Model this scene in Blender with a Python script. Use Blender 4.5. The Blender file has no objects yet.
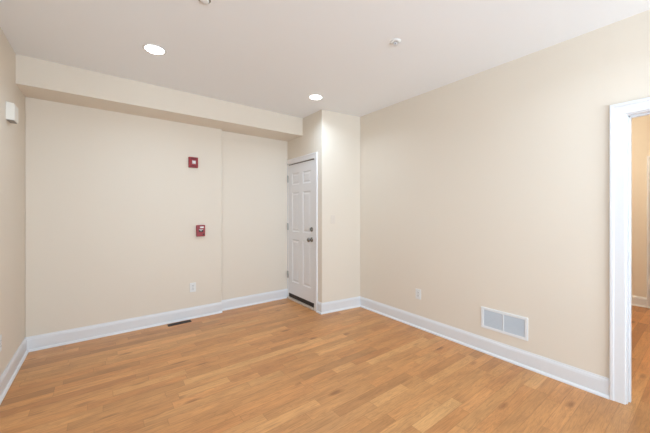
import bpy, bmesh, math, random
from mathutils import Vector, Matrix

# ------------------------------------------------------------------ camera, world, lights, exposure
C = bpy.context.scene.collection
sc = bpy.context.scene
YAW = 0.643
EYE = 1.3462
cam_data = bpy.data.cameras.new('camera')
cam = bpy.data.objects.new('camera', cam_data)
C.objects.link(cam)
cam.location = (0, 0, EYE)
cam.rotation_euler = (math.pi / 2, 0, -YAW)
cam_data.sensor_width = 36
cam_data.lens = 294.28 / 650 * 36
cam_data.shift_y = -(216.5 - 211.69) / 650
cam_data.clip_start = 0.02
sc.camera = cam

sc.view_settings.view_transform = 'Standard'
sc.view_settings.look = 'None'
sc.view_settings.gamma = 1
sc.view_settings.exposure = 0.13
sc.view_settings.use_curve_mapping = False

world = bpy.data.worlds.new('world')
sc.world = world
world.use_nodes = True
world.node_tree.nodes['Background'].inputs[0].default_value = (0.75, 0.87, 1.0, 1)
world.node_tree.nodes['Background'].inputs[1].default_value = 0.4

H = 2.70          # ceiling height
XL = -0.611       # left wall
XR = 2.922        # right wall
YB = 3.986        # back wall (left, thicker part)
YB2 = 4.052       # back wall (right part)
XS = 1.257        # where the back wall steps
YS = 3.613        # soffit face
ZS = 2.448        # soffit underside
XD = 2.300        # wall holding the door
YC = 3.139        # outer corner of the bump-out
YRC = 3.060       # inner corner with the right wall
YF = -2.6         # wall behind the camera
XW = 3.04         # other face of right wall
XF = 6.10         # far wall of next room
SUN = []


def area(name, loc, rot, sx, sy, power, col, spread=math.pi):
    l = bpy.data.lights.new(name, 'AREA')
    l.shape = 'RECTANGLE'
    l.size, l.size_y = sx, sy
    l.energy = power
    l.color = col
    l.spread = spread
    o = bpy.data.objects.new(name, l)
    C.objects.link(o)
    o.location = loc
    o.rotation_euler = rot
    return o


# area lamps added outside unseen windows behind the camera (wall_front, left wall)
WIN = [(-0.40, 1.05), (1.30, 2.75)]      # window openings in wall_front (x range), z 0.55..2.25
SKY_W, SKY_COL = 60, (0.70, 0.87, 1.0)
GROUND_W, GROUND_COL = 380, (0.69, 0.85, 1.0)
SIDE_W, SIDE_COL = 26, (0.60, 0.82, 1.0)
ADDED_SIDEWIN = (-1.95, -0.35)                 # unseen window added in the left wall, behind the camera (y range)
area('side_fill', (XL - 0.60, -1.45, 1.1), (math.radians(100), 0, -math.pi / 2 + 0.35), 1.8, 1.5, SIDE_W, SIDE_COL)  # added to light the right wall through the side window
area('sky_daylight', (1.2, YF - 0.9, 2.1), (math.radians(68), 0, 0), 3.6, 1.4, SKY_W, SKY_COL)
area('ground_fill', (0.4, YF - 0.9, 0.35), (math.radians(118), 0, 0), 3.6, 1.2, GROUND_W, GROUND_COL)  # added and tilted up to brighten the ceiling
DOWN_W = 6.8
REAR_W = 5.5
DOWN_COL = (0.62, 0.81, 1.0)
NEXT_W = 56
NEXT_COL = (1.0, 0.90, 0.70)


# ------------------------------------------------------------------ materials
def mat(name):
    m = bpy.data.materials.new(name)
    m.use_nodes = True
    nt = m.node_tree
    return m, nt, nt.nodes['Principled BSDF']


def simple(name, col, rough=0.5, metal=0.0, nscale=60, namt=0.03, bump=0.0, coat=0.0):
    m, nt, b = mat(name)
    N, L = nt.nodes, nt.links
    tc = N.new('ShaderNodeTexCoord')
    no = N.new('ShaderNodeTexNoise')
    no.inputs['Scale'].default_value = nscale
    no.inputs['Detail'].default_value = 4
    L.new(tc.outputs['Object'], no.inputs['Vector'])
    mr = N.new('ShaderNodeMapRange')
    mr.inputs['To Min'].default_value = 1 - namt
    mr.inputs['To Max'].default_value = 1 + namt
    L.new(no.outputs['Fac'], mr.inputs['Value'])
    mx = N.new('ShaderNodeVectorMath')
    mx.operation = 'SCALE'
    mx.inputs[0].default_value = col[:3]
    L.new(mr.outputs['Result'], mx.inputs['Scale'])
    L.new(mx.outputs['Vector'], b.inputs['Base Color'])
    b.inputs['Roughness'].default_value = rough
    b.inputs['Metallic'].default_value = metal
    b.inputs['Coat Weight'].default_value = coat
    if bump:
        bp = N.new('ShaderNodeBump')
        bp.inputs['Strength'].default_value = bump
        bp.inputs['Distance'].default_value = 0.002
        L.new(no.outputs['Fac'], bp.inputs['Height'])
        L.new(bp.outputs['Normal'], b.inputs['Normal'])
    return m


M = {}
M['paint'] = simple('beige_wall_paint', (0.785, 0.694, 0.585), 0.75, nscale=90, namt=0.012, bump=0.12)
M['ceiling'] = simple('ceiling_paint', (0.875, 0.87, 0.865), 0.9, nscale=120, namt=0.012, bump=0.15)
M['trim'] = simple('white_gloss_trim', (0.78, 0.775, 0.785), 0.38, nscale=30, namt=0.01)
M['door'] = simple('white_door_paint', (0.82, 0.80, 0.80), 0.42, nscale=25, namt=0.015, bump=0.05)
M['plastic'] = simple('white_plastic', (0.80, 0.79, 0.77), 0.35, namt=0.01)
M['grille'] = simple('white_enamel', (0.82, 0.83, 0.84), 0.4, namt=0.01)
M['grille_back'] = simple('duct_grey', (0.42, 0.44, 0.46), 0.8)
M['grille_mid'] = simple('grey_brown_grille', (0.33, 0.31, 0.28), 0.7)  # mid grey-brown, for the strip under the wall box
M['slat'] = simple('grey_enamel_slats', (0.70, 0.72, 0.75), 0.45)
M['plate'] = simple('painted_plate', (0.75, 0.66, 0.57), 0.5)
M['cream'] = simple('cream_plastic', (0.84, 0.80, 0.73), 0.4, namt=0.01)
M['dark'] = simple('dark_slot', (0.012, 0.011, 0.010), 0.6)
M['bronze'] = simple('dark_bronze', (0.035, 0.022, 0.014), 0.45, metal=0.3, namt=0.1)
M['red'] = simple('red_plastic', (0.30, 0.012, 0.018), 0.35, namt=0.04)
M['darkred'] = simple('dark_red_recess', (0.11, 0.006, 0.010), 0.5)
M['metal'] = simple('satin_nickel', (0.24, 0.22, 0.20), 0.25, metal=0.9)
M['hinge'] = simple('hinge_steel', (0.45, 0.44, 0.42), 0.4, metal=0.6)
M['darkbrown'] = simple('dark_brown', (0.035, 0.022, 0.016), 0.6)  # dark brown for the door gaps and the panel behind
M['sill'] = simple('pale_oak_sill', (0.62, 0.50, 0.40), 0.45, nscale=40, namt=0.08)
M['lens'] = simple('strobe_lens', (0.85, 0.82, 0.85), 0.15, coat=0.5, namt=0.0)


def emis(name, col, s):
    m, nt, b = mat(name)
    b.inputs['Base Color'].default_value = (0.9, 0.9, 0.9, 1)
    b.inputs['Emission Color'].default_value = (*col, 1)
    b.inputs['Emission Strength'].default_value = s
    return m


M['glow'] = emis('lamp_glow', (1.0, 0.99, 0.96), 9.0)


def wood():
    m, nt, b = mat('oak_strip_floor')
    N, L = nt.nodes, nt.links

    def math_(op, a, c=None, d=None):
        n = N.new('ShaderNodeMath')
        n.operation = op
        for i, v in enumerate((a, c, d)):
            if v is None:
                continue
            if isinstance(v, (int, float)):
                n.inputs[i].default_value = v
            else:
                L.new(v, n.inputs[i])
        return n.outputs[0]

    def ramp(stops, fac, interp='LINEAR'):
        r = N.new('ShaderNodeValToRGB')
        r.color_ramp.interpolation = interp
        e = r.color_ramp.elements
        while len(e) < len(stops):
            e.new(0.5)
        for el, (p, c) in zip(e, stops):
            el.position = p
            el.color = (*c, 1)
        L.new(fac, r.inputs['Fac'])
        return r.outputs['Color']

    at = N.new('ShaderNodeAttribute')
    at.attribute_name = 'plank'
    sep = N.new('ShaderNodeSeparateColor')
    L.new(at.outputs['Color'], sep.inputs[0])
    tone, hue, seed = sep.outputs[0], sep.outputs[1], sep.outputs[2]
    geo = N.new('ShaderNodeTexCoord')
    sx = N.new('ShaderNodeSeparateXYZ')
    L.new(geo.outputs['Object'], sx.inputs[0])
    so = math_('MULTIPLY', seed, 57.0)
    cx = N.new('ShaderNodeCombineXYZ')
    L.new(math_('ADD', sx.outputs[0], so), cx.inputs[0])
    L.new(math_('ADD', sx.outputs[1], math_('MULTIPLY', so, 0.37)), cx.inputs[1])
    L.new(so, cx.inputs[2])

    def noise(scx, scy, scale, detail=5, dist=0.0, rough=0.6):
        mp = N.new('ShaderNodeMapping')
        mp.inputs['Scale'].default_value = (scx, scy, 1)
        L.new(cx.outputs[0], mp.inputs['Vector'])
        n = N.new('ShaderNodeTexNoise')
        n.inputs['Scale'].default_value = scale
        n.inputs['Detail'].default_value = detail
        n.inputs['Roughness'].default_value = rough
        n.inputs['Distortion'].default_value = dist
        L.new(mp.outputs[0], n.inputs['Vector'])
        return n.outputs['Fac']

    base = ramp([(0.0, (0.452, 0.198, 0.068)), (0.35, (0.645, 0.296, 0.101)), (0.65, (0.699, 0.333, 0.119)),
                 (1.0, (0.832, 0.442, 0.173))], tone)
    huec = ramp([(0.0, (1.03, 0.98, 0.95)), (0.5, (1, 1, 1)), (1.0, (0.97, 1.01, 1.04))], hue)
    fine = noise(2.0, 40.0, 3.0, 6, 0.3)
    cath = noise(0.9, 9.0, 2.6, 3, 1.6)
    blot = noise(1.6, 5.0, 1.9, 2, 0.4)
    f1 = ramp([(0.30, (0.82, 0.79, 0.76)), (0.50, (0.99, 0.99, 0.99)), (0.75, (1.06, 1.06, 1.06))], fine)
    f2 = ramp([(0.30, (0.84, 0.81, 0.78)), (0.46, (1.02, 1.02, 1.02)), (0.50, (0.84, 0.81, 0.78)), (0.55, (1.03, 1.03, 1.03)),
               (0.75, (0.97, 0.96, 0.95))], cath)
    f3 = ramp([(0.25, (0.84, 0.82, 0.80)), (0.5, (1, 1, 1)), (0.75, (1.10, 1.10, 1.09))], blot)
    vo = N.new('ShaderNodeTexVoronoi')
    vo.inputs['Scale'].default_value = 1.0
    mpv = N.new('ShaderNodeMapping')
    mpv.inputs['Scale'].default_value = (2.0, 6.0, 1)
    L.new(cx.outputs[0], mpv.inputs['Vector'])
    L.new(mpv.outputs[0], vo.inputs['Vector'])
    knot = ramp([(0.0, (0.45, 0.38, 0.33)), (0.07, (0.62, 0.55, 0.5)), (0.16, (1, 1, 1))], vo.outputs['Distance'])

    def mul(a, c):
        n = N.new('ShaderNodeMix')
        n.data_type = 'RGBA'
        n.blend_type = 'MULTIPLY'
        n.inputs[0].default_value = 1
        L.new(a, n.inputs[6])
        L.new(c, n.inputs[7])
        return n.outputs[2]

    uv = N.new('ShaderNodeUVMap')
    uv.uv_map = 'edge'
    su = N.new('ShaderNodeSeparateXYZ')
    L.new(uv.outputs[0], su.inputs[0])
    # metres to nearest long edge / short edge
    seam = ramp([(0.0, (0.70, 0.65, 0.60)), (0.0010, (0.84, 0.80, 0.77)), (0.0020, (1, 1, 1))],
                math_('MINIMUM', su.outputs[0], su.outputs[1]))
    col = base
    for c in (huec, f1, f2, f3, knot, seam):
        col = mul(col, c)
    L.new(col, b.inputs['Base Color'])
    rr = N.new('ShaderNodeMapRange')
    rr.inputs['To Min'].default_value = 0.34
    rr.inputs['To Max'].default_value = 0.50
    L.new(fine, rr.inputs['Value'])
    L.new(rr.outputs[0], b.inputs['Roughness'])
    b.inputs['Coat Weight'].default_value = 0.25
    b.inputs['Coat Roughness'].default_value = 0.3
    bp = N.new('ShaderNodeBump')
    bp.inputs['Strength'].default_value = 0.12
    bp.inputs['Distance'].default_value = 0.001
    L.new(fine, bp.inputs['Height'])
    L.new(bp.outputs[0], b.inputs['Normal'])
    return m


M['wood'] = wood()


# ------------------------------------------------------------------ mesh helpers
def link(name, bm, m, parent=None, smooth=False, bevel=0.0, seg=2):
    bmesh.ops.recalc_face_normals(bm, faces=bm.faces)
    me = bpy.data.meshes.new(name)
    bm.to_mesh(me)
    bm.free()
    for x in (m if isinstance(m, (list, tuple)) else [m]):
        me.materials.append(x)
    if smooth:
        for p in me.polygons:
            p.use_smooth = True
    o = bpy.data.objects.new(name, me)
    C.objects.link(o)
    if parent:
        o.parent = parent
    if bevel:
        md = o.modifiers.new('bevel', 'BEVEL')
        md.width = bevel
        md.segments = seg
        md.limit_method = 'ANGLE'
        md.angle_limit = math.radians(35)
    return o


def box(bm, x0, x1, y0, y1, z0, z1, mi=0):
    x0, x1 = sorted((x0, x1)); y0, y1 = sorted((y0, y1)); z0, z1 = sorted((z0, z1))
    v = [bm.verts.new(p) for p in [(x0, y0, z0), (x1, y0, z0), (x1, y1, z0), (x0, y1, z0),
                                   (x0, y0, z1), (x1, y0, z1), (x1, y1, z1), (x0, y1, z1)]]
    for f in [(0, 3, 2, 1), (4, 5, 6, 7), (0, 1, 5, 4), (1, 2, 6, 5), (2, 3, 7, 6), (3, 0, 4, 7)]:
        bm.faces.new([v[i] for i in f]).material_index = mi


def prism(bm, pts, z0, z1):
    a = [bm.verts.new((x, y, z0)) for x, y in pts]
    b = [bm.verts.new((x, y, z1)) for x, y in pts]
    n = len(pts)
    bm.faces.new(a)
    bm.faces.new(b)
    for i in range(n):
        bm.faces.new([a[i], a[(i + 1) % n], b[(i + 1) % n], b[i]])


def lathe(bm, prof, mtx, n=40, mi=0, close=True):
    """prof: list of (radius, height) revolved about local z, placed by mtx."""
    rings = []
    for r, h in prof:
        if r < 1e-6:
            rings.append([bm.verts.new(mtx @ Vector((0, 0, h)))])
        else:
            rings.append([bm.verts.new(mtx @ Vector((r * math.cos(2 * math.pi * k / n), r * math.sin(2 * math.pi * k / n), h)))
                          for k in range(n)])
    for a, b in zip(rings, rings[1:]):
        for k in range(n):
            k2 = (k + 1) % n
            if len(a) == 1 and len(b) == 1:
                continue
            if len(a) == 1:
                f = bm.faces.new([a[0], b[k], b[k2]])
            elif len(b) == 1:
                f = bm.faces.new([a[k], a[k2], b[0]])
            else:
                f = bm.faces.new([a[k], a[k2], b[k2], b[k]])
            f.material_index = mi


def sweep(bm, path, prof, n):
    """extrude a profile (a = sideways to the left of travel, b = along n) along a mitred path"""
    n = Vector(n)
    P = [Vector(p) for p in path]
    dirs = [(P[i + 1] - P[i]).normalized() for i in range(len(P) - 1)]
    lat = [n.cross(d) for d in dirs]
    secs = []
    for i, p in enumerate(P):
        if i == 0:
            l = lat[0]
        elif i == len(P) - 1:
            l = lat[-1]
        else:
            l = (lat[i - 1] + lat[i])
            l = l / (l.length_squared / 2)
        secs.append([bm.verts.new(p + l * a + n * b) for a, b in prof])
    k = len(prof)
    for s, t in zip(secs, secs[1:]):
        for j in range(k):
            bm.faces.new([s[j], s[(j + 1) % k], t[(j + 1) % k], t[j]])
    bm.faces.new(secs[0])
    bm.faces.new(secs[-1][::-1])


def struct(o, label=None):
    o['kind'] = 'structure'
    if label:
        o['label'] = label
    return o


def thing(name, label, cat, loc, rot=(0, 0, 0), group=None):
    o = bpy.data.objects.new(name, None)
    C.objects.link(o)
    o.location = loc
    o.rotation_euler = rot
    o.empty_display_size = 0.05
    o['label'] = label
    o['category'] = cat
    if group:
        o['group'] = group
    return o


# ------------------------------------------------------------------ setting: floor
random.seed(11)
PW = 0.0826
# boards that stand out in the room: (x0, x1, y centre, tone)
SPECIAL = [(0.50, 1.84, 2.512, 0.97), (0.681, 1.209, 1.706, 1.0), (1.546, 2.012, 1.119, 0.98), (1.025, 1.253, 2.285, 0.12),
           (1.769, 2.239, 1.93, 0.12), (1.876, 2.733, 1.84, 0.95), (1.238, 2.012, 1.56, 0.15), (1.503, 1.857, 1.46, 0.9),
           (-0.60, -0.304, 2.99, 0.02), (-0.259, 0.25, 3.13, 0.15), (-0.60, -0.11, 3.565, 0.12), (0.018, 0.60, 3.375, 0.85),
           (-0.60, -0.008, 2.52, 0.88), (-0.302, 0.45, 2.97, 0.80), (1.518, 2.10, 2.44, 0.9), (1.605, 2.087, 2.28, 0.85),
           (0.80, 1.42, 2.374, 0.25), (0.2, 0.9, 2.2, 0.75), (2.05, 2.7, 1.45, 0.2), (0.05, 0.55, 2.70, 0.85),
           (1.1, 1.7, 3.0, 0.8), (0.2, 0.95, 3.72, 0.15), (1.30, 2.0, 3.28, 0.25)]


def build_floor(name, x0, x1, y0, y1):
    bm = bmesh.new()
    uvl = bm.loops.layers.uv.new('edge')
    cl = bm.loops.layers.float_color.new('plank')
    r0, r1 = math.floor(y0 / PW), math.ceil(y1 / PW)

    def quad(a, b, ya, yb, tone):
        col = (tone, random.random(), random.random(), 1)
        # strips so that the distance to the board edge interpolates correctly
        e = 0.003
        xs = [a, a + e, b - e, b]
        ys = [ya, ya + e, yb - e, yb]
        dx = [0, e, e, 0]
        for i in range(3):
            for j in range(3):
                vs = [(xs[i], ys[j], dx[i], dx[j]), (xs[i + 1], ys[j], dx[i + 1], dx[j]),
                      (xs[i + 1], ys[j + 1], dx[i + 1], dx[j + 1]), (xs[i], ys[j + 1], dx[i], dx[j + 1])]
                f = bm.faces.new([bm.verts.new((v[0], v[1], 0)) for v in vs])
                for lp, v in zip(f.loops, vs):
                    lp[uvl].uv = (v[2], v[3])
                    lp[cl] = col

    for r in range(r0, r1):
        ya, yb = max(r * PW, y0), min((r + 1) * PW, y1)
        if yb - ya < 0.008:
            continue
        sp = sorted([s for s in SPECIAL if math.floor(s[2] / PW) == r and s[0] >= x0 - 0.02 and s[1] <= x1])
        x = x0
        first = True
        while x < x1 - 0.01:
            nxt = [s for s in sp if s[0] > x - 0.005]
            if nxt and abs(nxt[0][0] - x) < 0.015:
                s = nxt[0]
                quad(x, s[1], ya, yb, 0.5 + (s[3] - 0.5) * 0.8)
                x = s[1]
                continue
            lim = nxt[0][0] if nxt else x1
            ln = random.choice([0.28, 0.4, 0.5, 0.62, 0.75, 0.9, 1.1]) * random.uniform(0.85, 1.15)
            if first:
                ln *= random.uniform(0.3, 1)
                first = False
            e = x + ln
            if e > lim - 0.2:
                e = lim
            t = min(1, max(0, random.gauss(0.50, 0.17)))
            quad(x, e, ya, yb, t)
            x = e
    box(bm, x0, x1, y0, y1, -0.08, -0.004)
    o = link(name, bm, M['wood'])
    return o


struct(build_floor('floor', XL - 0.05, XF + 0.05, YF - 0.05, YB2 + 0.06), 'golden oak strip flooring')

# ceiling
bm = bmesh.new()
box(bm, XL - 0.1, XF + 0.1, YF - 0.1, YB2 + 0.15, H, H + 0.12)
struct(link('ceiling', bm, M['ceiling']), 'smooth off-white ceiling')

# walls
bm = bmesh.new()
box(bm, XL - 0.12, XL, ADDED_SIDEWIN[1], YB2 + 0.15, 0, H)
box(bm, XL - 0.12, XL, YF - 0.12, ADDED_SIDEWIN[0], 0, H)
box(bm, XL - 0.12, XL, ADDED_SIDEWIN[0], ADDED_SIDEWIN[1], 0, 0.35)
box(bm, XL - 0.12, XL, ADDED_SIDEWIN[0], ADDED_SIDEWIN[1], 2.40, H)
struct(link('wall_left', bm, M['paint']))

bm = bmesh.new()
prism(bm, [(XL, YB), (XS, YB), (XS, YB2), (XR, YB2), (XR, YB2 + 0.15), (XL, YB2 + 0.15)], 0, H)
struct(link('wall_back', bm, M['paint'], bevel=0.006))

bm = bmesh.new()
prism(bm, [(XL, YS), (XD, YS), (XD, YB2), (XS, YB2), (XS, YB), (XL, YB)], ZS, H)
struct(link('wall_soffit', bm, M['paint']), 'long boxed soffit under the ceiling along the back wall')

# bump-out with the door: piers, header and the return wall
DY0, DY1, DZ = 3.305, 4.020, 2.077
SL = (YRC - YC) / (XR - XD)
bm = bmesh.new()
prism(bm, [(XD, YC), (XR, YRC), (XR, YRC + 0.12), (XD + 0.10, YC + 0.12), (XD + 0.10, DY0), (XD, DY0)], 0, H)
prism(bm, [(XD, DY0), (XD + 0.10, DY0), (XD + 0.10, YB2), (XD, YB2)], DZ, H)
prism(bm, [(XD, DY1), (XD + 0.10, DY1), (XD + 0.10, YB2), (XD, YB2)], 0, DZ)
struct(link('wall_closet', bm, M['paint'], bevel=0.003))

OY0, OY1, OZ = -0.50, 0.394, 2.037       # doorway in the right wall
bm = bmesh.new()
box(bm, XR, XW, OY1, YB2 + 0.15, 0, H)
box(bm, XR, XW, YF - 0.12, OY0, 0, H)
box(bm, XR, XW, OY0, OY1, OZ, H)
struct(link('wall_right', bm, M['paint']))

WZ0, WZ1 = 0.35, 2.40
bm = bmesh.new()
xs = [XL - 0.12, WIN[0][0], WIN[0][1], WIN[1][0], WIN[1][1], XR]
for i in (0, 2, 4):
    box(bm, xs[i], xs[i + 1], YF - 0.12, YF, 0, H)
for a, b in WIN:
    box(bm, a, b, YF - 0.12, YF, 0, WZ0)
    box(bm, a, b, YF - 0.12, YF, WZ1, H)
struct(link('wall_front', bm, M['paint']))

# next room
bm = bmesh.new()
box(bm, XF, XF + 0.12, YF - 0.12, YB2 + 0.15, 0, H)
struct(link('wall_far', bm, M['paint']))
bm = bmesh.new()
box(bm, XW, XF, YB2, YB2 + 0.15, 0, H)
box(bm, XW, XF, YF - 0.12, YF, 0, H)
struct(link('wall_side', bm, M['paint']))

# unseen windows behind the camera, widened to let in light: frame, sashes, sill
for k, (a, b) in enumerate(WIN):
    bm = bmesh.new()
    mid = (WZ0 + WZ1) / 2
    for (p, q, r, s) in [(a, a + 0.05, WZ0, WZ1), (b - 0.05, b, WZ0, WZ1), (a + 0.05, b - 0.05, WZ0, WZ0 + 0.05),
                         (a + 0.05, b - 0.05, WZ1 - 0.05, WZ1), (a + 0.05, b - 0.05, mid - 0.025, mid + 0.025)]:
        box(bm, p, q, YF - 0.10, YF - 0.05, r, s)
    for (p, q, r, s) in [(a - 0.09, a, WZ0, WZ1 + 0.09), (b, b + 0.09, WZ0, WZ1 + 0.09), (a, b, WZ1, WZ1 + 0.09)]:
        box(bm, p, q, YF, YF + 0.018, r, s)
    box(bm, a - 0.11, b + 0.11, YF, YF + 0.05, WZ0 - 0.03, WZ0)
    struct(link('window_%d' % (k + 1), bm, M['trim'], bevel=0.002))

bm = bmesh.new()  # unseen side window, added to light the right wall
a, b = ADDED_SIDEWIN
mid = (WZ0 + WZ1) / 2
for (p, q, r, s) in [(a, a + 0.05, WZ0, WZ1), (b - 0.05, b, WZ0, WZ1), (a + 0.05, b - 0.05, WZ0, WZ0 + 0.05),
                     (a + 0.05, b - 0.05, WZ1 - 0.05, WZ1), (a + 0.05, b - 0.05, mid - 0.025, mid + 0.025)]:
    box(bm, XL - 0.10, XL - 0.05, p, q, r, s)
for (p, q, r, s) in [(a - 0.09, a, WZ0, WZ1 + 0.09), (b, b + 0.09, WZ0, WZ1 + 0.09), (a, b, WZ1, WZ1 + 0.09)]:
    box(bm, XL, XL + 0.018, p, q, r, s)
box(bm, XL, XL + 0.05, a - 0.11, b + 0.11, WZ0 - 0.03, WZ0)
struct(link('window_3', bm, M['trim'], bevel=0.002))

# ------------------------------------------------------------------ baseboards with shoe moulding
BH = 0.140
BASE = [(0, 0), (0.030, 0), (0.0295, 0.006), (0.026, 0.013), (0.020, 0.019), (0.015, 0.021), (0.015, BH - 0.030),
        (0.0135, BH - 0.026), (0.0125, BH - 0.020), (0.0125, BH - 0.017), (0.009, BH - 0.012), (0.0065, BH - 0.006), (0.006, BH), (0, BH)]


def baseboards(path, names, closed_ends=True):
    """one object per wall, mitred where they meet; the room lies to the LEFT of the direction of travel"""
    P = [Vector((x, y, 0)) for x, y in path]
    d = [(P[i + 1] - P[i]).normalized() for i in range(len(P) - 1)]
    n = Vector((0, 0, 1))
    lat = [n.cross(v) for v in d]
    ml = []
    for i in range(len(P)):
        if i == 0:
            l = lat[0]
        elif i == len(P) - 1:
            l = lat[-1]
        else:
            l = lat[i - 1] + lat[i]
            l = l / (l.length_squared / 2)
        ml.append(l)
    groups = {}
    for i, nm in enumerate(names):
        bm = groups.setdefault(nm, bmesh.new())
        s = [bm.verts.new(P[i] + ml[i] * a + n * b) for a, b in BASE]
        t = [bm.verts.new(P[i + 1] + ml[i + 1] * a + n * b) for a, b in BASE]
        k = len(BASE)
        for j in range(k):
            bm.faces.new([s[j], s[(j + 1) % k], t[(j + 1) % k], t[j]])
        bm.faces.new(s)
        bm.faces.new(t[::-1])
    for nm, bm in groups.items():
        struct(link(nm, bm, M['trim']), 'white baseboard with a rounded shoe strip')


CW = 0.073   # doorway casing width
# travel clockwise seen from above keeps the room on the right, so go the other way round
baseboards([(XR, OY1 + CW), (XR, YRC), (XD, YC), (XD, DY0 - 0.078)], ['baseboard_right', 'baseboard_closet', 'baseboard_closet'])
baseboards([(XD, YB2), (XS, YB2)], ['baseboard_back_right'])
baseboards([(XS, YB), (XL, YB), (XL, YF), (XR, YF), (XR, OY0 - CW)],
           ['baseboard_back', 'baseboard_left', 'baseboard_front', 'baseboard_right_rear'])
baseboards([(XF, 0.60), (XF, YB2), (XW, YB2), (XW, OY1 + CW)], ['baseboard_far', 'baseboard_far', 'baseboard_far'])

# ------------------------------------------------------------------ doorway casing and jamb (right wall)
CAS = [(0, 0), (0, 0.012), (0.004, 0.016), (0.020, 0.017),
       (0.068, 0.019), (0.074, 0.024), (0.092, 0.025), (0.098, 0.020), (0.098, 0)]
bm = bmesh.new()
# path runs along the inner edge; the moulding spreads outwards. normal -x (into the room)
e = 0.009
CAS2 = [(a * 0.082 / 0.098, b) for a, b in CAS]
sweep(bm, [(XR, OY1 - e, 0), (XR, OY1 - e, OZ - e), (XR, OY0 + e, OZ - e), (XR, OY0 + e, 0)],
      CAS2, (-1, 0, 0))
struct(link('trim_1', bm, M['trim']), 'white moulded casing around the open doorway')
bm = bmesh.new()
sweep(bm, [(XW, OY0 + 0.004, 0), (XW, OY0 + 0.004, OZ - 0.004), (XW, OY1 - 0.004, OZ - 0.004), (XW, OY1 - 0.004, 0)], CAS, (1, 0, 0))
struct(link('trim_2', bm, M['trim']))
bm = bmesh.new()
t = 0.016
box(bm, XR - 0.001, XW + 0.001, OY1 - t, OY1, 0, OZ - t)
box(bm, XR - 0.001, XW + 0.001, OY0, OY0 + t, 0, OZ - t)
box(bm, XR - 0.001, XW + 0.001, OY0, OY1, OZ - t, OZ)
box(bm, XR + 0.045, XR + 0.08, OY1 - t - 0.010, OY1 - t, 0, OZ - t)       # door stop
box(bm, XR + 0.045, XR + 0.08, OY0 + t, OY0 + t + 0.010, 0, OZ - t)
box(bm, XR + 0.045, XR + 0.08, OY0 + t, OY1 - t, OZ - t - 0.010, OZ - t)
struct(link('trim_3', bm, M['trim'], bevel=0.0015), 'white jamb lining the open doorway')

# far room: casing and white door on the far wall
bm = bmesh.new()
sweep(bm, [(XF, 0.50, 0), (XF, 0.50, 2.03), (XF, -0.32, 2.03), (XF, -0.32, 0)], CAS, (-1, 0, 0))
struct(link('trim_4', bm, M['trim']), 'white door casing in the next room')


# ------------------------------------------------------------------ panelled doors
def slab(bm, w, z0, z1, thick, panels, frame=0.0):
    """door slab in local coords: y 0..w across, z up, front face at x = 0 looking to -x"""
    ysn = sorted(set([0, w] + [p[0] for p in panels] + [p[1] for p in panels]))
    zsn = sorted(set([z0, z1] + [p[2] for p in panels] + [p[3] for p in panels]))
    V = {}

    def v(x, y, z):
        k = (round(x, 5), round(y, 5), round(z, 5))
        if k not in V:
            V[k] = bm.verts.new(k)
        return V[k]
    for i in range(len(ysn) - 1):
        for j in range(len(zsn) - 1):
            a, b, c, d = ysn[i], ysn[i + 1], zsn[j], zsn[j + 1]
            if any(p[0] <= a and b <= p[1] and p[2] <= c and d <= p[3] for p in panels):
                continue
            bm.faces.new([v(0, a, c), v(0, b, c), v(0, b, d), v(0, a, d)])
    steps = [(0.0, 0.0), (0.004, 0.004), (0.012, 0.009), (0.024, 0.009), (0.044, 0.003), (0.046, 0.0025)]
    for (a, b, c, d) in panels:
        rings = []
        for ins, dep in steps:
            rings.append([v(dep, a + ins, c + ins), v(dep, b - ins, c + ins), v(dep, b - ins, d - ins), v(dep, a + ins, d - ins)])
        for r, s in zip(rings, rings[1:]):
            for k in range(4):
                bm.faces.new([r[k], r[(k + 1) % 4], s[(k + 1) % 4], s[k]])
        bm.faces.new(rings[-1])
    # back and edges
    bk = [v(thick, 0, z0), v(thick, w, z0), v(thick, w, z1), v(thick, 0, z1)]
    bm.faces.new(bk[::-1])
    box(bm, 0.011, thick, 0.0005, w - 0.0005, z0 + 0.0005, z1 - 0.0005)
    for (y) in (0, w):
        bm.faces.new([v(0, y, z0), v(thick, y, z0), v(thick, y, z1), v(0, y, z1)]) if False else None


def six(w, s=0.10, m=0.10):
    c = w / 2
    cols = [(s, c - m / 2), (c + m / 2, w - s)]
    rows = [(0.275, 0.925), (1.045, 1.640), (1.755, 1.930)]
    return [(a, b, z, q) for a, b in cols for z, q in rows]


DX = XD + 0.004
door = bpy.data.objects.new('door_1', None)
C.objects.link(door)
door.location = (DX, DY0 + 0.003, 0)
door['label'] = 'white six-panel door beside the outer wall corner'
struct(door)
DWD = DY1 - DY0 - 0.006
bm = bmesh.new()
slab(bm, DWD, 0.085, DZ - 0.012, 0.04, six(DWD))
link('door_slab', bm, M['door'], door)
# lever side hardware: deadbolt and round knob
FX = Matrix.Rotation(-math.pi / 2, 4, 'Y')      # local z -> -x


def at(x, y, z):
    return Matrix.Translation((x, y, z)) @ FX


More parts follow.
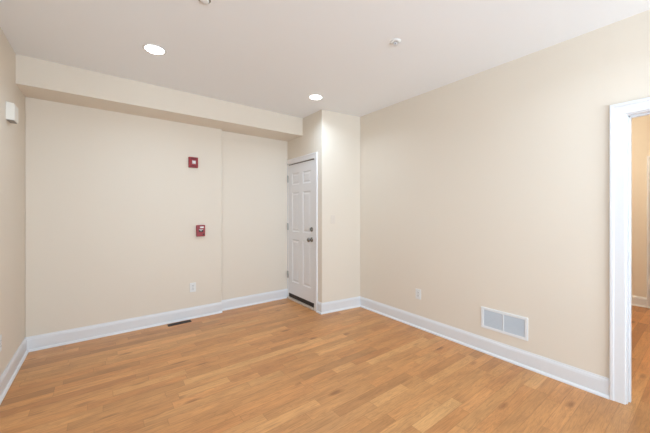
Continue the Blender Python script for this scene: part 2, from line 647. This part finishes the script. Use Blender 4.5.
bm = bmesh.new()
lathe(bm, [(0.0, 0.0), (0.034, 0.0), (0.034, 0.004), (0.030, 0.008), (0.014, 0.010), (0.012, 0.028), (0.018, 0.036),
           (0.027, 0.043), (0.030, 0.052), (0.028, 0.062), (0.020, 0.069), (0.0, 0.071)], at(0, 0.075, 0.957), 32)
link('door_knob', bm, M['metal'], door, smooth=True)
bm = bmesh.new()
lathe(bm, [(0.0, 0.0), (0.031, 0.0), (0.031, 0.006), (0.026, 0.014), (0.020, 0.016), (0.0, 0.016)], at(0, 0.075, 1.100), 32)
db = link('deadbolt', bm, M['metal'], door, smooth=True)
bm = bmesh.new()
box(bm, -0.034, -0.0165, 0.0705, 0.0795, 1.082, 1.118)
link('thumb_turn', bm, M['metal'], db, bevel=0.002)
for z in (1.853, 1.113, 0.370):
    bm = bmesh.new()
    for k in range(5):
        lathe(bm, [(0.0, 0), (0.0075, 0), (0.0075, 0.0205), (0.0, 0.0205)],
              Matrix.Translation((-0.018, DWD + 0.008, z - 0.0525 + k * 0.021)), 14)
    lathe(bm, [(0.0, 0), (0.006, 0), (0.0045, 0.006), (0.0, 0.008)], Matrix.Translation((-0.018, DWD + 0.008, z + 0.0525)), 14)
    box(bm, -0.016, -0.0035, DWD + 0.001, DWD + 0.008, z - 0.052, z + 0.052)
    link('hinge', bm, M['hinge'], door)
bm = bmesh.new()
box(bm, 0.004, 0.034, 0.002, DWD - 0.002, 0.024, 0.0845)  # dark strip filling the gap under the door
link('door_bottom_strip', bm, M['darkbrown'], door)
# frame, and a dark strip standing in for the shade of the head gap
bm = bmesh.new()
box(bm, XD + 0.012, XD + 0.05, DY0, DY1, DZ - 0.011, DZ - 0.001)
struct(link('trim_5', bm, M['darkbrown']), 'dark strip for the shaded gap above the door')
bm = bmesh.new()
box(bm, XD - 0.030, XD + 0.10, DY0, DY1, 0.0, 0.022)
struct(link('trim_6', bm, M['sill'], bevel=0.004), 'pale wooden threshold under the white door')
# casing: right leg and head, butting into the back corner
DC = [(0, 0), (0, 0.010), (0.004, 0.013), (0.030, 0.0145), (0.052, 0.0165), (0.058, 0.021), (0.070, 0.022), (0.074, 0.018), (0.074, 0)]
bm = bmesh.new()
sweep(bm, [(XD, DY0, 0.0), (XD, DY0, DZ), (XD, YB2 - 0.001, DZ)], [(-a, b) for a, b in DC], (-1, 0, 0))
struct(link('trim_7', bm, M['door']), 'white casing round the six-panel door')
bm = bmesh.new()
box(bm, XD - 0.004, XD, DY1, YB2, 0, DZ)
struct(link('trim_8', bm, M['door']))
# dark panel standing in for the unlit closet behind
bm = bmesh.new()
box(bm, XD + 0.102, XD + 0.13, DY0 - 0.03, YB2, 0, DZ + 0.05)
struct(link('closet_dark_panel', bm, M['darkbrown']))

# far room door
fd = bpy.data.objects.new('door_2', None)
C.objects.link(fd)
fd.location = (XF - 0.008, -0.316, 0)
fd['label'] = 'white panelled door in the next room'
struct(fd)
bm = bmesh.new()
slab(bm, 0.812, 0.008, 2.025, 0.006, six(0.812))
link('door_slab', bm, M['door'], fd)


# ------------------------------------------------------------------ recessed lights
def can_light(x, y, label, watts=None):
    t_ = thing('recessed_light', label, 'ceiling light', (x, y, H), group='round recessed ceiling lights')
    bm = bmesh.new()
    lathe(bm, [(0.070, -0.001), (0.072, -0.004), (0.079, -0.005), (0.086, -0.003), (0.088, 0.0), (0.070, 0.0), (0.070, -0.001)],
          Matrix.Identity(4), 48)
    link('trim_ring', bm, M['plastic'], t_, smooth=True)
    bm = bmesh.new()
    lathe(bm, [(0.0, -0.0045), (0.0695, -0.003), (0.0695, -0.0005), (0.0, -0.0005)], Matrix.Identity(4), 48)
    link('lens', bm, M['glow'], t_)
    l = bpy.data.lights.new('downlight', 'AREA')
    l.shape = 'DISK'
    l.size = 0.135
    l.energy = watts or DOWN_W
    l.color = DOWN_COL
    l.spread = math.radians(150)
    lo = bpy.data.objects.new('downlight', l)
    C.objects.link(lo)
    lo.parent = t_
    lo.location = (0, 0, -0.012)
    return t_


can_light(0.335, 2.82, 'lit recessed ceiling light nearer the left wall, in front of the soffit')
can_light(1.998, 2.85, 'lit recessed ceiling light near the outer corner beside the white door')
can_light(0.335, 0.35, 'unseen recessed ceiling light added overhead, left of the room behind the camera', REAR_W)  # this and the next are unseen, added for more light
can_light(1.998, 0.35, 'unseen recessed ceiling light added overhead, near the open doorway', REAR_W)

# unseen lamp added to light the next room
t_ = thing('added_ceiling_lamp', 'unseen warm round ceiling lamp added in the next room beyond the doorway', 'ceiling light', (4.6, 1.2, H))
bm = bmesh.new()
lathe(bm, [(0.0, 0.0), (0.15, 0.0), (0.15, -0.02), (0.14, -0.03), (0.0, -0.03)], Matrix.Identity(4), 40)
link('lamp_base', bm, M['metal'], t_, smooth=False)
bm = bmesh.new()
lathe(bm, [(0.135, -0.03), (0.13, -0.06), (0.10, -0.09), (0.05, -0.105), (0.0, -0.11)], Matrix.Identity(4), 40)
link('lamp_shade', bm, M['plastic'], t_, smooth=True)
l = bpy.data.lights.new('next_room_fill', 'POINT')
l.energy = NEXT_W
l.color = NEXT_COL
l.shadow_soft_size = 0.12
lo = bpy.data.objects.new('next_room_fill', l)
C.objects.link(lo)
lo.parent = t_
lo.location = (0, 0, -0.26)

# ------------------------------------------------------------------ ceiling sprinkler and detector
t_ = thing('fire_sprinkler', 'small pendant fire sprinkler in white escutcheon on the ceiling', 'sprinkler', (1.852, 1.537, H))
I = Matrix.Identity(4)
bm = bmesh.new()
lathe(bm, [(0.0, 0), (0.043, 0), (0.043, -0.003), (0.037, -0.008), (0.018, -0.011), (0.015, -0.006), (0, -0.006)], I, 32)
link('escutcheon', bm, M['plastic'], t_, smooth=True)
bm = bmesh.new()
lathe(bm, [(0.0, -0.010), (0.009, -0.010), (0.009, -0.020), (0.006, -0.022), (0.0, -0.022)], I, 16)
for s in (-1, 1):
    pts = [(0.008 * s, -0.018), (0.013 * s, -0.028), (0.011 * s, -0.040), (0.002 * s, -0.050)]
    for (xa, za), (xb, zb) in zip(pts, pts[1:]):
        vv = [bm.verts.new(p) for p in [(xa, -0.002, za), (xb, -0.002, zb), (xb, 0.002, zb), (xa, 0.002, za),
                                        (xa + 0.003 * s, -0.002, za), (xb + 0.003 * s, -0.002, zb), (xb + 0.003 * s, 0.002, zb), (xa + 0.003 * s, 0.002, za)]]
        for f in [(0, 1, 2, 3), (4, 5, 6, 7), (0, 1, 5, 4), (3, 2, 6, 7), (0, 3, 7, 4), (1, 2, 6, 5)]:
            bm.faces.new([vv[i] for i in f])
link('frame', bm, M['slat'], t_)
bm = bmesh.new()
lathe(bm, [(0.0, -0.020), (0.0025, -0.020), (0.0025, -0.046), (0.0, -0.046)], I, 12)
link('glass_bulb', bm, M['darkred'], t_)
bm = bmesh.new()
for k in range(12):
    a = 2 * math.pi * k / 12
    c, s = math.cos(a), math.sin(a)
    w = 0.0035
    ps = [(0.004 * c - w * s, 0.004 * s + w * c), (0.004 * c + w * s, 0.004 * s - w * c), (0.016 * c + w * s, 0.016 * s - w * c), (0.016 * c - w * s, 0.016 * s + w * c)]
    prism(bm, ps, -0.0525, -0.051)
lathe(bm, [(0.0, -0.050), (0.007, -0.050), (0.007, -0.0535), (0.0, -0.0535)], I, 16)
link('deflector', bm, M['plastic'], t_)
for ch in t_.children:
    if ch.name.split('.')[0] != 'escutcheon':
        ch.scale = (1, 1, 0.62)

t_ = thing('smoke_detector', 'round white detector on the ceiling at the top edge of the photo', 'detector', (0.508, 1.958, H))
bm = bmesh.new()
lathe(bm, [(0.0, 0), (0.038, 0), (0.038, -0.006), (0.035, -0.008), (0.0, -0.008)], I, 40)
link('detector_base', bm, M['metal'], t_, smooth=False)
bm = bmesh.new()
lathe(bm, [(0.029, -0.008), (0.029, -0.012), (0.026, -0.017), (0.018, -0.020), (0.0, -0.021)], I, 40)
link('detector_cover', bm, M['plastic'], t_, smooth=True)


# ------------------------------------------------------------------ outlets
def outlet(label, loc, rotz):
    """local: plate lies in the xz plane facing -y"""
    t_ = thing('power_outlet', label, 'outlet', loc, (0, 0, rotz), 'white duplex power outlets')
    bm = bmesh.new()
    box(bm, -0.036, 0.036, -0.006, 0.0, -0.0585, 0.0585)
    link('cover_plate', bm, M['plastic'], t_, bevel=0.0025)
    for s in (-1, 1):
        bm = bmesh.new()
        n = 20
        pts = []
        for k in range(n):
            a = 2 * math.pi * k / n
            pts.append((max(-0.0165, min(0.0165, 0.019 * math.cos(a))), s * 0.0195 + max(-0.0135, min(0.0135, 0.0165 * math.sin(a)))))
        a_ = [bm.verts.new((x, -0.0085, z)) for x, z in pts]
        b_ = [bm.verts.new((x, -0.004, z)) for x, z in pts]
        bm.faces.new(a_)
        for k in range(n):
            if (a_[k].co - a_[(k + 1) % n].co).length > 1e-6:
                bm.faces.new([a_[k], a_[(k + 1) % n], b_[(k + 1) % n], b_[k]])
        r = link('receptacle', bm, M['plastic'], t_)
        bm = bmesh.new()
        for xx in (-0.0065, 0.0065):
            box(bm, xx - 0.0014, xx + 0.0014, -0.0089, -0.0080, s * 0.0195 - 0.001, s * 0.0195 + 0.008)
        lathe(bm, [(0.0, 0.0), (0.0026, 0.0), (0.0026, 0.0009), (0.0, 0.0009)],
              Matrix.Translation((0, -0.0080, s * 0.0195 - 0.0075)) @ Matrix.Rotation(math.pi / 2, 4, 'X'), 12)
        link('slots', bm, M['dark'], r)
    bm = bmesh.new()
    lathe(bm, [(0.0, 0.0), (0.0035, 0.0), (0.003, 0.001), (0.0, 0.0013)], Matrix.Translation((0, -0.006, 0)) @ Matrix.Rotation(math.pi / 2, 4, 'X'), 12)
    link('screw', bm, M['metal'], t_)


outlet('white duplex outlet low on the back wall below the red fire devices', (0.895, YB, 0.389), 0)
outlet('white duplex outlet low on the right wall, left of the return vent', (XR, 2.088, 0.389), -math.pi / 2)
outlet('white duplex outlet low on the left wall at the photo edge', (XL, 3.125, 0.385), math.pi / 2)

# blank cover plate painted like the wall, on the return wall beside the door
rz = math.atan2(YRC - YC, XR - XD)
px = 2.470
t_ = thing('switch_plate', 'small wall-coloured switch plate at hand height on the narrow wall beside the door', 'switch',
           (px, YC + SL * (px - XD), 1.243), (0, 0, rz))
bm = bmesh.new()
box(bm, -0.035, 0.035, -0.006, 0, -0.057, 0.057)
link('cover_plate', bm, M['plate'], t_, bevel=0.002)
bm = bmesh.new()
box(bm, -0.005, 0.005, -0.013, -0.006, -0.004, 0.010)
link('toggle', bm, M['plate'], t_, bevel=0.001)

# ------------------------------------------------------------------ return-air vent on the right wall
VY0, VY1, VZ0, VZ1 = 0.979, 1.372, 0.232, 0.431
t_ = thing('wall_vent', 'white rectangular return air vent with two louvred halves low on the right wall', 'vent',
           (XR, (VY0 + VY1) / 2, (VZ0 + VZ1) / 2), (0, 0, -math.pi / 2))
w, h = (VY1 - VY0) / 2, (VZ1 - VZ0) / 2
bm = bmesh.new()
F = 0.024
for (a, b, c, d) in [(-w, w, h - F, h), (-w, w, -h, -h + F), (-w, -w + F, -h + F, h - F), (w - F, w, -h + F, h - F), (-0.005, 0.005, -h + F, h - F)]:
    box(bm, a, b, -0.009, 0, c, d)
link('vent_frame', bm, M['grille'], t_, bevel=0.002)
for s in (-1, 1):
    bm = bmesh.new()
    x0, x1 = sorted((s * 0.004, s * (w - F)))
    n = 18
    for k in range(n):
        zc = -h + F + (2 * h - 2 * F) * (k + 0.5) / n
        vv = [bm.verts.new(p) for p in [(x0, -0.0070, zc - 0.0034), (x1, -0.0070, zc - 0.0034), (x1, -0.0010, zc + 0.0026), (x0, -0.0010, zc + 0.0026),
                                        (x0, -0.0070, zc - 0.0026), (x1, -0.0070, zc - 0.0026), (x1, -0.0010, zc + 0.0034), (x0, -0.0010, zc + 0.0034)]]
        for f in [(0, 1, 2, 3), (4, 5, 6, 7), (0, 1, 5, 4), (3, 2, 6, 7), (0, 3, 7, 4), (1, 2, 6, 5)]:
            bm.faces.new([vv[i] for i in f])
    link('louvre_panel', bm, M['slat'], t_)
bm = bmesh.new()
box(bm, -w + F, w - F, -0.0008, 0, -h + F, h - F)
link('duct_opening', bm, M['grille_back'], t_)
for s in (-1, 1):
    bm = bmesh.new()
    lathe(bm, [(0.0, 0), (0.004, 0), (0.0035, 0.0012), (0, 0.0016)], Matrix.Translation((s * (w - 0.012), -0.009, 0)) @ Matrix.Rotation(math.pi / 2, 4, 'X'), 12)
    link('screw', bm, M['grille'], t_)

# ------------------------------------------------------------------ floor register
t_ = thing('floor_vent', 'dark bronze floor register set in the oak boards against the back baseboard', 'vent', (0.725, 3.893, 0.0))
bm = bmesh.new()
a, b = 0.128, 0.036
for (p, q, r, s) in [(-a, a, b - 0.010, b), (-a, a, -b, -b + 0.010), (-a, -a + 0.012, -b + 0.010, b - 0.010), (a - 0.012, a, -b + 0.010, b - 0.010)]:
    box(bm, p, q, r, s, 0.0, 0.005)
link('vent_frame', bm, M['bronze'], t_, bevel=0.0015)
bm = bmesh.new()
box(bm, -a + 0.012, a - 0.012, -b + 0.01, b - 0.01, 0.0002, 0.0012)
for k in range(20):
    x = -a + 0.012 + (2 * a - 0.024) * (k + 0.5) / 20
    box(bm, x - 0.0022, x + 0.0022, -b + 0.010, b - 0.010, 0.0010, 0.0042)
box(bm, -a + 0.012, a - 0.012, -0.002, 0.002, 0.0010, 0.0045)
link('louvre_panel', bm, M['bronze'], t_)

# ------------------------------------------------------------------ fire strobe
t_ = thing('fire_strobe', 'red fire alarm strobe with a square white lens, upper of two red devices', 'fire alarm', (0.896, YB, 1.968))
bm = bmesh.new()
box(bm, -0.056, 0.056, -0.030, 0, -0.066, 0.066)
link('alarm_body', bm, M['red'], t_, bevel=0.006, seg=3)
for z0_ in (0.046, -0.046):
    bm = bmesh.new()
    box(bm, -0.030, 0.036, -0.0306, -0.0295, z0_ - 0.006, z0_ + 0.006)
    link('sound_slot', bm, M['darkred'], t_)
bm = bmesh.new()
s = 0.023
vb = [bm.verts.new(p) for p in [(-s, -0.030, -s), (s, -0.030, -s), (s, -0.030, s), (-s, -0.030, s)]]
vt = [bm.verts.new(p) for p in [(-s * .6, -0.052, -s * .6), (s * .6, -0.052, -s * .6), (s * .6, -0.052, s * .6), (-s * .6, -0.052, s * .6)]]
bm.faces.new(vb)
bm.faces.new(vt)
for k in range(4):
    bm.faces.new([vb[k], vb[(k + 1) % 4], vt[(k + 1) % 4], vt[k]])
bmesh.ops.translate(bm, verts=bm.verts, vec=(0.006, 0, 0.0))
link('strobe_lens', bm, M['lens'], t_, bevel=0.003)
bm = bmesh.new()
for dz in (0.026, -0.026):
    box(bm, -0.021, 0.033, -0.034, -0.0295, dz - 0.003, dz + 0.003)
for dx in (-0.020, 0.032):
    box(bm, dx - 0.003, dx + 0.003, -0.034, -0.0295, -0.023, 0.023)
link('lens_surround', bm, M['red'], t_)

# ------------------------------------------------------------------ manual pull station
t_ = thing('fire_pull_station', 'red fire alarm pull station with a white handle bar, lower of two red devices', 'fire alarm', (0.984, YB, 1.103))
bm = bmesh.new()
box(bm, -0.052, 0.052, -0.034, 0, -0.072, 0.072)
link('station_body', bm, M['red'], t_, bevel=0.005, seg=3)
bm = bmesh.new()
box(bm, -0.010, 0.034, -0.0352, -0.0335, 0.034, 0.054)
link('label_plate', bm, M['plastic'], t_)
bm = bmesh.new()
box(bm, -0.026, 0.026, -0.0350, -0.0335, -0.014, 0.010)
link('handle_recess', bm, M['dark'], t_)
bm = bmesh.new()
box(bm, -0.026, 0.026, -0.043, -0.035, 0.010, 0.018)
box(bm, -0.008, 0.008, -0.044, -0.035, -0.004, 0.008)
link('handle', bm, M['plastic'], t_, bevel=0.002)
bm = bmesh.new()
lathe(bm, [(0, 0), (0.0105, 0), (0.0105, 0.004), (0.008, 0.005), (0, 0.005)], Matrix.Translation((0.031, -0.034, -0.047)) @ Matrix.Rotation(math.pi / 2, 4, 'X'), 20)
link('key_lock', bm, M['dark'], t_)

# ------------------------------------------------------------------ white box on the left wall
t_ = thing('wall_sensor', 'small white plastic box with a slotted underside high on the left wall', 'sensor', (XL, 3.355, 2.128), (0, 0, math.pi / 2))
bm = bmesh.new()
# profile in (y, z): shallow body with a slanting underside
prof = [(0, 0.070), (-0.042, 0.066), (-0.050, 0.058), (-0.050, -0.062), (-0.046, -0.066), (0, -0.066)]
for sgn in (0,):
    a_ = [bm.verts.new((-0.062, y, z)) for y, z in prof]
    b_ = [bm.verts.new((0.062, y, z)) for y, z in prof]
    bm.faces.new(a_)
    bm.faces.new(b_[::-1])
    for k in range(len(prof)):
        bm.faces.new([a_[k], a_[(k + 1) % len(prof)], b_[(k + 1) % len(prof)], b_[k]])
link('sensor_body', bm, M['cream'], t_, bevel=0.010, seg=4)
bm = bmesh.new()
box(bm, -0.056, 0.056, -0.044, -0.004, -0.070, -0.062)
link('speaker_grille', bm, M['grille_mid'], t_, bevel=0.002)
